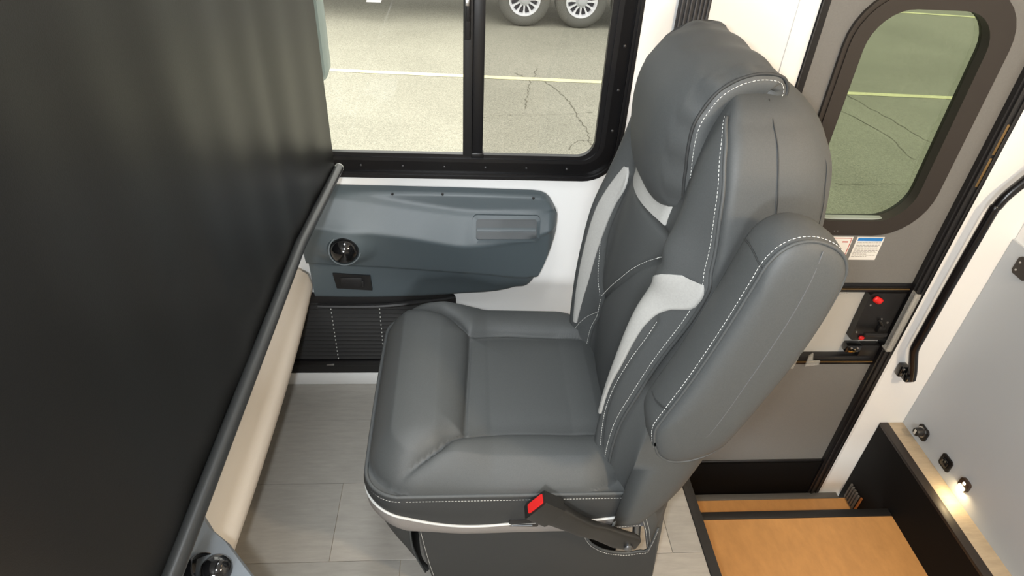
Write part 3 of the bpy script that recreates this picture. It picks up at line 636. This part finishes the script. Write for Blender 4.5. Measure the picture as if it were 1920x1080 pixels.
CSEAM = {'front': smooth_line([(.002, .925), (.003, .963), (.006, 1.045), (.011, 1.154), (.014, 1.262)]),
         'near': smooth_line([(.002, .925), (.071, .943), (.155, .948), (.228, .949), (.36, .952)]),
         'far': smooth_line([(.014, 1.262), (.083, 1.280), (.182, 1.283), (.283, 1.284), (.36, 1.284)]),
         'dnear': smooth_line([(.002, .925), (-.028, .91), (-.054, .884), (-.086, .862), (-.118, .842), (-.146, .828)]),
         'dfar': smooth_line([(.014, 1.262), (-.003, 1.278), (-.028, 1.305), (-.056, 1.322), (-.099, 1.34), (-.150, 1.355)])}
def ztop(x, y):
    dx = CA-np.abs(x-CX); dy = CB-np.abs(y-YC); d = np.minimum(dx, dy); r = .115
    q = np.where((dx < r) & (dy < r), r-np.hypot(r-dx, r-dy), d); q = np.clip(q, 0, r)/r
    frn = np.clip((.06-x)/.12, 0, 1); edge = (.048+.024*frn)*np.sqrt(np.clip(1-(1-q)**2, 0, 1))
    ds = np.full(np.shape(x), 9.0)
    for k in CSEAM: ds = np.minimum(ds, seg_dist(x, y, CSEAM[k]))
    xf = np.interp(y, [.925, 1.045, 1.262], [.002, .006, .014]); yn = np.interp(x, [.002, .071, .155, .36], [.925, .943, .948, .952]); yf = np.interp(x, [.014, .083, .182, .36], [1.262, 1.280, 1.283, 1.284])
    ins = 1/(1+np.exp(-(x-xf)/.004))*1/(1+np.exp(-(y-yn)/.004))*1/(1+np.exp(-(yf-y)/.004))
    fr = np.clip((.05-x)/.1, 0, 1); fary = np.clip((y-1.2)/.15, 0, 1)
    puff = (.024+.008*fr+.010*fr*fary)*(1-np.exp(-ds/.020))*(1-ins)+ins*(.012*(1-np.exp(-ds/.028)))
    groove = -.006*np.exp(-(ds/.0038)**2)
    return ZWELT+edge+np.minimum(1, q*2.2)*(puff+groove)-.010*ins-.018*np.clip((x-.05)/.3, 0, 1)*q
def cushion():
    nr = 95; c = np.array((CX, YC)); rings = []
    for k in range(nr):
        f = (1-k/nr); f = 1-(1-f)**1.0
        xy = c+(FOOT-c)*f; z = ztop(xy[:, 0], xy[:, 1])
        if k == 0: z = np.full(len(xy), ZWELT)
        rings.append([(a, b, d) for (a, b), d in zip(xy, z)])
    mb = MB(); mb.loft(rings, cap0=False); return mb.build('cushion', vinyl, seat, 180)
cushion()
NRM = np.roll(FOOT, -1, 0)-np.roll(FOOT, 1, 0); NRM = np.stack([NRM[:, 1], -NRM[:, 0]], 1); NRM /= np.linalg.norm(NRM, axis=1)[:, None]
if (NRM*(FOOT-np.array((CX, YC)))).sum() < 0: NRM = -NRM
def zpipe(p): 
    x, y = p
    z = float(sm(x, [-.21, -.19, -.145, -.08, 0, .083, .14, .25, .33, .40], [.418, .414, .398, .371, .353, .357, .366, .360, .376, .385]))
    return z if y < YC+.1 else .40
ZP = np.array([zpipe(p) for p in FOOT]); kk = np.hanning(21); kk /= kk.sum(); ZP = np.convolve(np.concatenate([ZP[-20:], ZP, ZP[:20]]), kk, 'same')[20:-20]
ZB = np.where(FOOT[:, 1] < YC, np.interp(FOOT[:, 0], [-.205, -.18, -.15, -.12, 0, .14, .29, .33, .36], [.375, .372, .352, .336, .322, .322, .322, .345, .36]), .36)
def band(name, m, za, zb, offs, label=None):
    rows = []
    for t, o in offs: rows.append([(p[0]+n[0]*o, p[1]+n[1]*o, a+(b-a)*t) for p, n, a, b in zip(FOOT, NRM, za, zb)])
    mb = MB(); mb.loft(rows, False, False); o = mb.build(name, m, seat, 180)
    if label: o['label'] = label
    return o
ZT = np.full(len(FOOT), ZWELT)
band('side_band', vinyl_shaded, ZT, ZP, [(0, 0), (.15, .004), (.4, .007), (.7, .006), (1, .002)])
band('lower_band', mat('light_grey_vinyl_shaded', rgb(120, 115, 111), .6, bump=.2, bscale=500), ZP, ZB, [(0, .002), (.2, .004), (.5, .005), (.85, .004), (1, .000)], 'light grey lower band')  # light grey vinyl darkened, shade below the piping put into its colour
def closed_tube(name, pts, r, m, label=None, n=8):
    mb = MB(); mb.tube(pts+[pts[0], pts[1]], r, n, False); o = mb.build(name, m, seat, 180)
    if label: o['label'] = label
closed_tube('piping', [(p[0]+n[0]*.004, p[1]+n[1]*.004, z) for p, n, z in zip(FOOT, NRM, ZP)], .0032, pipew, 'white piping')
closed_tube('cushion_welt', [(p[0], p[1], ZWELT+.0005) for p in FOOT], .0045, vinyl)
mb = MB(); stitches(mb, [(p[0]+n[0]*.0045, p[1]+n[1]*.0045, ZWELT-.010) for p, n in zip(FOOT, NRM)]); o = mb.build('cushion_stitching', thread, seat, 180); o['kind'] = 'stuff'

# ---- skirt and pedestal
def skirt():
    mb = MB(); mb.box(-.03, .395, .90, 1.28, 0, .34, .02); mb.build('pedestal', blackvoid, seat)
    mb = MB(); mb.box(-.10, .345, .87, 1.36, .30, .345, .006); mb.build('seat_pan', blackvoid, seat)
    def zt(x): return float(sm(x, [-.14, .18, .255, .278, .30, .345, .40, .428, .44, .455], [.345, .342, .335, .250, .215, .184, .187, .212, .285, .31]))
    P = []; P2 = []
    xs = np.linspace(0, 1, 60)
    for s in xs:
        row = []; row2 = []
        for t in np.linspace(0, 1, 20):
            x0 = -.104+s*(.442+.104); x1 = -.068+s*(.490+.068); a = zt(x0); z = a*(1-t); q = 1-z/.335
            x = x0+(x1-x0)*q; y = .840+.034*q-.010*math.sin(min(1, max(0, q))*math.pi)+.004*math.sin(s*9)*math.sin(q*3)
            row.append((x, y, z)); row2.append((x, y+.003, z))
        P.append(row); P2.append(row2)
    mb = MB(); mb.loft([r+r2[::-1] for r, r2 in zip(P, P2)]); mb.build('skirt_side', vinyl_shaded, seat, 60)
    rim = [r[0] for r in P]; mb = MB(); mb.tube([(x, y-.001, z) for x, y, z in rim[30:]], .003, 6); mb.build('skirt_hem', vinyl, seat, 180)
    mb = MB(); stitches(mb, [(x, y-.003, z-.008) for x, y, z in rim[36:]]); stitches(mb, [(x+.006, y-.002, z) for x, y, z in P[0]]); o = mb.build('skirt_stitching', thread, seat, 180); o['kind'] = 'stuff'
    # front skirt wrapping the corner, a slit parts it from the side
    P = []
    path = [(-.116, .843), (-.165, .846), (-.198, .872), (-.212, .93), (-.214, 1.05), (-.212, 1.25), (-.196, 1.34), (-.17, 1.385), (-.13, 1.39)]
    path = catmull(path, 6)
    for s, (x, y) in enumerate(path):
        row = []
        for t in np.linspace(0, 1, 16):
            z = (.345+.022*min(1, s/12))*(1-t); q = t; row.append((x+(.105*min(1, max(.12, (-x-.10)/.08)))*q*(1-.12*q)-.014*math.sin(q*math.pi), y+(.075 if y < YC else -.075)*min(1, abs(y-YC)/.2)*q, z))
        P.append(row)
    P2 = [[(x+.002, y+.002, z) for x, y, z in r] for r in P]
    mb = MB(); mb.loft([r+r2[::-1] for r, r2 in zip(P, P2)]); mb.build('skirt_front', vinyl_shaded, seat, 60)
    mb = MB(); mb.tube([(x, y-.001, z) for x, y, z in P[0]], .003, 6); mb.build('skirt_front_hem', vinyl, seat, 180)
    # rear flap and grey webbing through the notch
    P = [[(.403, .850, .326), (.425, .850, .350), (.462, .860, .385)], [(.425, .858, .26), (.450, .858, .28), (.470, .875, .30)], [(.452, .865, .15), (.478, .870, .17), (.486, .89, .18)], [(.475, .88, 0), (.497, .885, 0), (.50, .90, 0)]]
    mb = MB(); mb.loft([r+[(x+.001, y+.003, z) for x, y, z in r][::-1] for r in P]); mb.build('rear_flap', vinyl, seat, 60)
    mb = MB()
    for k in (.10, .36): stitches(mb, [tuple(np.array(r[0])*(1-k)+np.array(r[1 if k < .5 else 2])*k+np.array((0, -.003, 0))) for r in P])
    o = mb.build('flap_stitching', thread, seat, 180); o['kind'] = 'stuff'
    mb = MB(); mb.box(.26, .425, .862, .866, .258, .292, .001, 1, Matrix.Rotation(math.radians(-6), 3, 'Y')); mb.build('webbing', mat('grey_webbing', rgb(92, 94, 98), .6, bump=.3, bscale=900), seat)
    mb = MB(); [stitches(mb, [(.27, .860, z), (.42, .860, z+.017)]) for z in (.258, .278)]; o = mb.build('webbing_stitching', thread, seat, 180); o['kind'] = 'stuff'
    mb = MB(); mb.tube([(.400, .872, .335), (.418, .872, .20)], .010, 12); mb.build('hinge_bar', mat('steel_dark', rgb(120, 122, 124), .3, .9), seat)
skirt()

# ---- seat belt buckle on its stalk, recline lever
def buckle():
    b = MB()
    pts = [(.388, .300, .018), (.372, .305, .026), (.345, .316, .028), (.300, .345, .025), (.262, .373, .024), (.225, .400, .026), (.195, .424, .030), (.170, .443, .031), (.152, .456, .028)]
    rings = []
    for i, (x, z, h) in enumerate(pts):
        a, c = pts[max(i-1, 0)], pts[min(i+1, len(pts)-1)]; t = Vector((c[0]-a[0], 0, c[1]-a[1])).normalized(); n = Vector((-t.z, 0, t.x))
        if n.z < 0: n = -n
        th = .009 if i < 4 else (.013 if i > 5 else .011); y = .800 if i < 4 else .792-.0*i
        ring = []
        for k in range(16):
            A = (k+.5)*2*math.pi/16; ca, sa = math.cos(A), math.sin(A); e = .45
            ring.append(Vector((x, y, z))+n*h*math.copysign(abs(ca)**e, ca)+Vector((0, 1, 0))*th*math.copysign(abs(sa)**e, sa))
        rings.append(ring)
    b.loft(rings); s = b.build('buckle_stalk', mat('buckle_black', rgb(30, 29, 27), .45, bump=.1, bscale=800), seat, 50)
    t = Vector((-.018, 0, .013)).normalized(); n = Vector((.013, 0, .018)).normalized(); c = Vector((.148, .792, .459))
    def head(z0, z1, h, w, m, nm, d=0): 
        mb = MB(); R = [[c+t*l+n*(h*sx+d)+Vector((0, 1, 0))*w*sy for sx, sy in ((-1, -1), (-.8, -1.15), (.8, -1.15), (1, -1), (1, 1), (.8, 1.15), (-.8, 1.15), (-1, 1))] for l in (z0, z1)]; mb.loft(R); return mb.build(nm, m, s, 30)
    head(-.05, .002, .033, .0145, mat('buckle_black', None), 'buckle_head')
    head(-.004, .0042, .0225, .0095, redp, 'release_button', .003)
    mb = MB(); mb.lathe((.366, .789, .300), (0, -1, 0), [(.010, -.004), (.010, .003), (.007, .006), (.002, .007)], 14); mb.build('stalk_bolt', mat('steel_dark', None), s, 40)
    mb = MB(); mb.box(.098, .165, .812, .840, .349, .376, .005, 2, Matrix.Rotation(math.radians(3), 3, 'Y')); l = mb.build('recline_lever', blackpl, seat)
    mb = MB(); mb.box(.104, .150, .8105, .813, .356, .359, .001); mb.build('lever_ridge', mat('grey_edge', rgb(120, 124, 128), .4), l)
buckle()

# ---- raised armrest
def armrest():
    o = ARM_OUT; n = len(o); c = o.mean(0)
    t = np.roll(o, -1, 0)-np.roll(o, 1, 0); nn = np.stack([t[:, 1], -t[:, 0]], 1); nn /= np.linalg.norm(nn, axis=1)[:, None]
    if (nn*(o-c)).sum() < 0: nn = -nn
    ya, yb = .712, .800
    rings = []
    for y, off in ((yb+.004, -.030), (yb+.002, -.012), (yb-.004, -.003), (yb-.014, .002), ((ya+yb)/2, .006), (ya+.016, .004), (ya+.003, 0)):
        rings.append([(p[0]+q[0]*off, y, p[1]+q[1]*off) for p, q in zip(o, nn)])
    for k, (f, dy) in enumerate(((.985, -.001), (.95, -.006), (.88, -.011), (.75, -.015), (.55, -.017), (.3, -.018), (.1, -.018))):
        rings.append([(c[0]+(p[0]-c[0])*f, ya+dy, c[1]+(p[1]-c[1])*f) for p in o])
    mb = MB(); mb.loft(rings); a = mb.build('armrest', vinyl, seat, 180)
    w = [(p[0], ya+.001, p[1]) for p in o]; mb = MB(); mb.tube(w+[w[0], w[1]], .0028, 6, False); mb.build('armrest_welt', vinyl, a, 180)
    mb = MB(); stitches(mb, [(p[0]+q[0]*.003, ya+.009, p[1]+q[1]*.003) for p, q in zip(o, nn)]); o2 = mb.build('armrest_stitching', thread, a, 180); o2['kind'] = 'stuff'
    # faint lengthwise seam on the face
    mb = MB(); mb.tube(catmull([(.485, .7055, 1.142), (.479, .698, 1.095), (.468, .695, 1.03), (.447, .694, .936), (.418, .695, .816), (.405, .6965, .775)], 6), .0008, 6); mb.build('face_seam', mat('seam_grey', rgb(86, 87, 89), .6), a, 180)
    for p in ([(.411, .785, 1.112), (.4105, .762, 1.114), (.4105, .743, 1.113), (.4115, .726, 1.109), (.416, .714, 1.106)], [(.326, .775, .803), (.3255, .747, .810), (.330, .726, .818), (.337, .713, .824)]):
        mb = MB(); mb.tube(catmull(p, 5), .0012, 6); mb.build('strip_seam', vinyl_shaded, a, 180)
    mb = MB(); mb.tube([(.41, .80, .80), (.41, .86, .80)], .02, 12); mb.build('pivot', blackpl, a)
def resample(pts, n):
    P = np.array(catmull(list(pts)+[pts[0]], 10)); L = np.concatenate([[0], np.cumsum(np.hypot(*(np.diff(P, axis=0).T)))]); s = np.linspace(0, L[-1], n, endpoint=False)
    return np.stack([np.interp(s, L, P[:, 0]), np.interp(s, L, P[:, 1])], 1)
ARM_OUT = resample([(.328, .738), (.322, .775), (.330, .806), (.36, .897), (.388, 1.0), (.408, 1.085), (.416, 1.121), (.428, 1.145), (.446, 1.16), (.47, 1.165), (.495, 1.159), (.517, 1.146), (.531, 1.127), (.537, 1.097), (.529, 1.016), (.508, .919), (.468, .79), (.443, .728), (.408, .699), (.369, .692), (.342, .709)], 120)
ARM_SEAM = catmull([(.473, 1.150), (.473, 1.133), (.465, 1.04), (.447, .935), (.412, .803)], 6)
ARM_OUT[:, 1] = .692+(ARM_OUT[:, 1]-.692)*.975
ARM_SEAM = [np.array((p[0], .692+(p[1]-.692)*.965)) for p in ARM_SEAM]
armrest()

# ---- seat belt webbing by the wall
def belt():
    t = empty('seat_belt', 'black ribbed seat belt webbing hanging on the white wall behind the headrest', 'belt', (.56, W, 1.2))
    mb = MB(); mb.box(.505, .583, W-.010, W-.003, .35, 1.98, .001); mb.build('webbing', mat('belt_black', rgb(40, 40, 42), .55), t)
    for x in (.512, .523, .534, .546, .557, .567, .577):
        mb = MB(); mb.tube([(x, W-.0105, .35), (x, W-.0105, 1.98)], .0032, 6); mb.build('rib', mat('belt_rib', rgb(70, 70, 72), .5), t, 180)
belt()

# ------------------------------------------------------------------ outside
ZG = -.9
def outside():
    g = empty('parking_lot', kind='structure')
    m = bpy.data.materials.new('asphalt'); m.use_nodes = True; nt = m.node_tree; b = nt.nodes['Principled BSDF']; b.inputs['Roughness'].default_value = .9
    tc = nt.nodes.new('ShaderNodeTexCoord'); n1 = nt.nodes.new('ShaderNodeTexNoise'); n1.inputs['Scale'].default_value = 95; n1.inputs['Detail'].default_value = 4; n1.inputs['Roughness'].default_value = .8
    n2 = nt.nodes.new('ShaderNodeTexNoise'); n2.inputs['Scale'].default_value = .8; n2.inputs['Detail'].default_value = 5
    r1 = nt.nodes.new('ShaderNodeValToRGB'); r1.color_ramp.elements[0].position = .30; r1.color_ramp.elements[1].position = .74
    r1.color_ramp.elements[0].color = rgb(112, 110, 98); r1.color_ramp.elements[1].color = rgb(205, 201, 184)
    mx = nt.nodes.new('ShaderNodeMix'); mx.data_type = 'RGBA'; mx.blend_type = 'MULTIPLY'; mx.inputs[0].default_value = .35
    nt.links.new(tc.outputs['Object'], n1.inputs['Vector']); nt.links.new(tc.outputs['Object'], n2.inputs['Vector']); nt.links.new(n1.outputs['Fac'], r1.inputs[0])
    r2 = nt.nodes.new('ShaderNodeValToRGB'); r2.color_ramp.elements[0].position = .35; r2.color_ramp.elements[1].position = .6; r2.color_ramp.elements[0].color = (.6, .6, .58, 1); r2.color_ramp.elements[1].color = (1, 1, 1, 1)
    nt.links.new(n2.outputs['Fac'], r2.inputs[0]); nt.links.new(r1.outputs[0], mx.inputs['A']); nt.links.new(r2.outputs[0], mx.inputs['B']); nt.links.new(mx.outputs['Result'], b.inputs['Base Color'])
    MATS['asphalt'] = m
    mb = MB(); mb.box(-30, 40, 1.9, 60, ZG-.1, ZG); mb.build('asphalt', m, g, None)
    ln = mat('line_paint', rgb(248, 240, 190), .8, noise=.12, nscale=20)
    for (x0, y0, x1, y1, w) in ((-4.5, 7.73, 12, 6.96, .05), (3.0, 12.15, 16, 10.55, .05)):
        d = Vector((x1-x0, y1-y0, 0)).normalized(); p = Vector((-d.y, d.x, 0))*w; a, c = Vector((x0, y0, ZG+.004)), Vector((x1, y1, ZG+.004))
        mb = MB(); vs = [mb.bm.verts.new(q) for q in (a-p, c-p, c+p, a+p)]; mb.bm.faces.new(vs); mb.build('parking_line', ln, g, None)
    ck = mat('crack_dark', rgb(116, 112, 98), .95)
    rnd = random.Random(5)
    for pts in ([(.58, 7.67), (.7, 7.54), (.74, 7.45)], [(.88, 7.89), (.8, 7.55), (.75, 7.45), (.71, 7.1), (.65, 6.76), (.63, 6.53)], [(.89, 7.47), (1.03, 7.12), (1.11, 6.88), (1.15, 6.64), (1.15, 6.34), (1.19, 6.14), (1.19, 5.74), (1.2, 5.62)], [(1.2, 5.75), (1.08, 5.74), (.96, 5.55)], [(.18, 6.28), (.48, 6.36), (.93, 6.4), (1.36, 6.5)], [(4.4, 7.6), (4.5, 7.22), (4.65, 6.42), (4.72, 5.93)], [(3.9, 7.6), (4.32, 6.25), (4.3, 5.59), (4.34, 5.48)], [(3.23, 4.94), (3.62, 4.94), (3.94, 4.97)]):
        P = catmull([np.array(p) for p in pts], 8); P = [p+np.array((rnd.uniform(-.018, .018), rnd.uniform(-.018, .018))) for p in P]
        mb = MB(); mb.grid([[(p[0]-w, p[1], ZG+.003), (p[0]+w, p[1]+w, ZG+.003)] for p, w in ((p, rnd.uniform(.002, .007)) for p in P)]); mb.build('crack', ck, g, None)
    # travel trailer standing beyond the line
    t = empty('travel_trailer', 'trailer parked outside beyond the painted line, white wheels in view', 'trailer', (1.2, 10.6, ZG))
    mb = MB(); mb.box(-5.5, 5.0, 9.75, 12.2, ZG+.85, ZG+3.3, .04); mb.build('body', mat('trailer_white', rgb(214, 214, 210), .4), t)
    mb = MB(); mb.box(-5.3, 4.8, 9.95, 12.0, ZG+.62, ZG+.86, .01); mb.build('chassis', mat('chassis_dark', rgb(52, 52, 50), .7), t)
    mb = MB(); mb.box(-1.32, -1.24, 9.72, 9.8, ZG+.30, ZG+.85, .01); mb.box(-1.38, -1.18, 9.66, 9.86, ZG+.28, ZG+.30, .005); mb.build('jack', mat('jack_white', rgb(210, 208, 214), .4), t)
    rub = mat('tyre_rubber', rgb(104, 103, 98), .8, bump=.3, bscale=60); al = mat('white_alloy', rgb(232, 232, 236), .4)
    dk = mat('rim_dark', rgb(70, 68, 74), .6)
    for x in (.835, 1.655, 2.475):
        R = .375; c = (x, 9.86, ZG+R-.004)
        mb = MB(); mb.lathe(c, (0, -1, 0), [(.21, -.10), (.30, -.115), (R-.02, -.09), (R, -.06), (R, .05), (R-.015, .085), (.31, .11), (.235, .105), (.222, .09), (.222, -.09)], 48); ty = mb.build('wheel', rub, t, 50)
        mb = MB(); mb.lathe(c, (0, -1, 0), [(.224, .088), (.226, .108), (.215, .110), (.196, .075), (.19, .04)], 48, False); mb.build('rim_lip', al, ty, 60)
        mb = MB(); mb.lathe(c, (0, -1, 0), [(.195, .02), (.19, .035), (.01, .036)], 40); mb.build('rim_back', dk, ty, 60)
        mb = MB()
        for k in range(12):
            a = 2*math.pi*k/12; ca, sa = math.cos(a), math.sin(a); tx, tz = -sa, ca
            def pt(r, w, h): return (c[0]+ca*r+tx*w, c[1]-h, c[2]+sa*r+tz*w)
            mb.loft([[pt(.07, -.013, .085), pt(.07, .013, .085), pt(.07, .013, .04), pt(.07, -.013, .04)], [pt(.15, -.010, .080), pt(.15, .010, .080), pt(.15, .010, .04), pt(.15, -.010, .04)], [pt(.20, -.022, .082), pt(.20, .022, .082), pt(.20, .022, .04), pt(.20, -.022, .04)]])
        mb.build('spokes', al, ty)
        mb = MB(); mb.lathe(c, (0, -1, 0), [(.085, .03), (.085, .088), (.058, .092), (.055, .12), (.045, .125), (.002, .126)], 30); mb.build('hub_cap', mat('hub_grey', rgb(188, 190, 192), .35), ty, 40)
    # rear-view mirror of this coach outside the glass
    r = empty('wing_mirror', 'grey wing mirror outside the left window pane beside the shade', 'mirror', (-.45, 1.9, 1.0))
    poly = rrect(-.50, -.398, .955, 1.42, .03, 6)
    mb = MB(); mb.loft([[(x, 2.02, z) for x, z in rrect(-.500, -.432, .90, 1.42, .03, 6)], [(x, 2.04, z) for x, z in rrect(-.506, -.426, .89, 1.43, .035, 6)], [(x, 2.10, z) for x, z in rrect(-.504, -.428, .895, 1.425, .035, 6)], [(x, 2.13, z) for x, z in rrect(-.49, -.44, .93, 1.40, .025, 6)]]); mb.build('housing', mat('mirror_grey', rgb(112, 124, 122), .4), r, 50)
    mb = MB(); mb.box(-.60, -.49, 2.03, 2.09, 1.00, 1.012, .004); mb.box(-.60, -.50, 2.04, 2.08, 1.012, 1.42, .004); mb.build('arm', mat('mirror_white', rgb(220, 222, 220), .4), r)
outside()
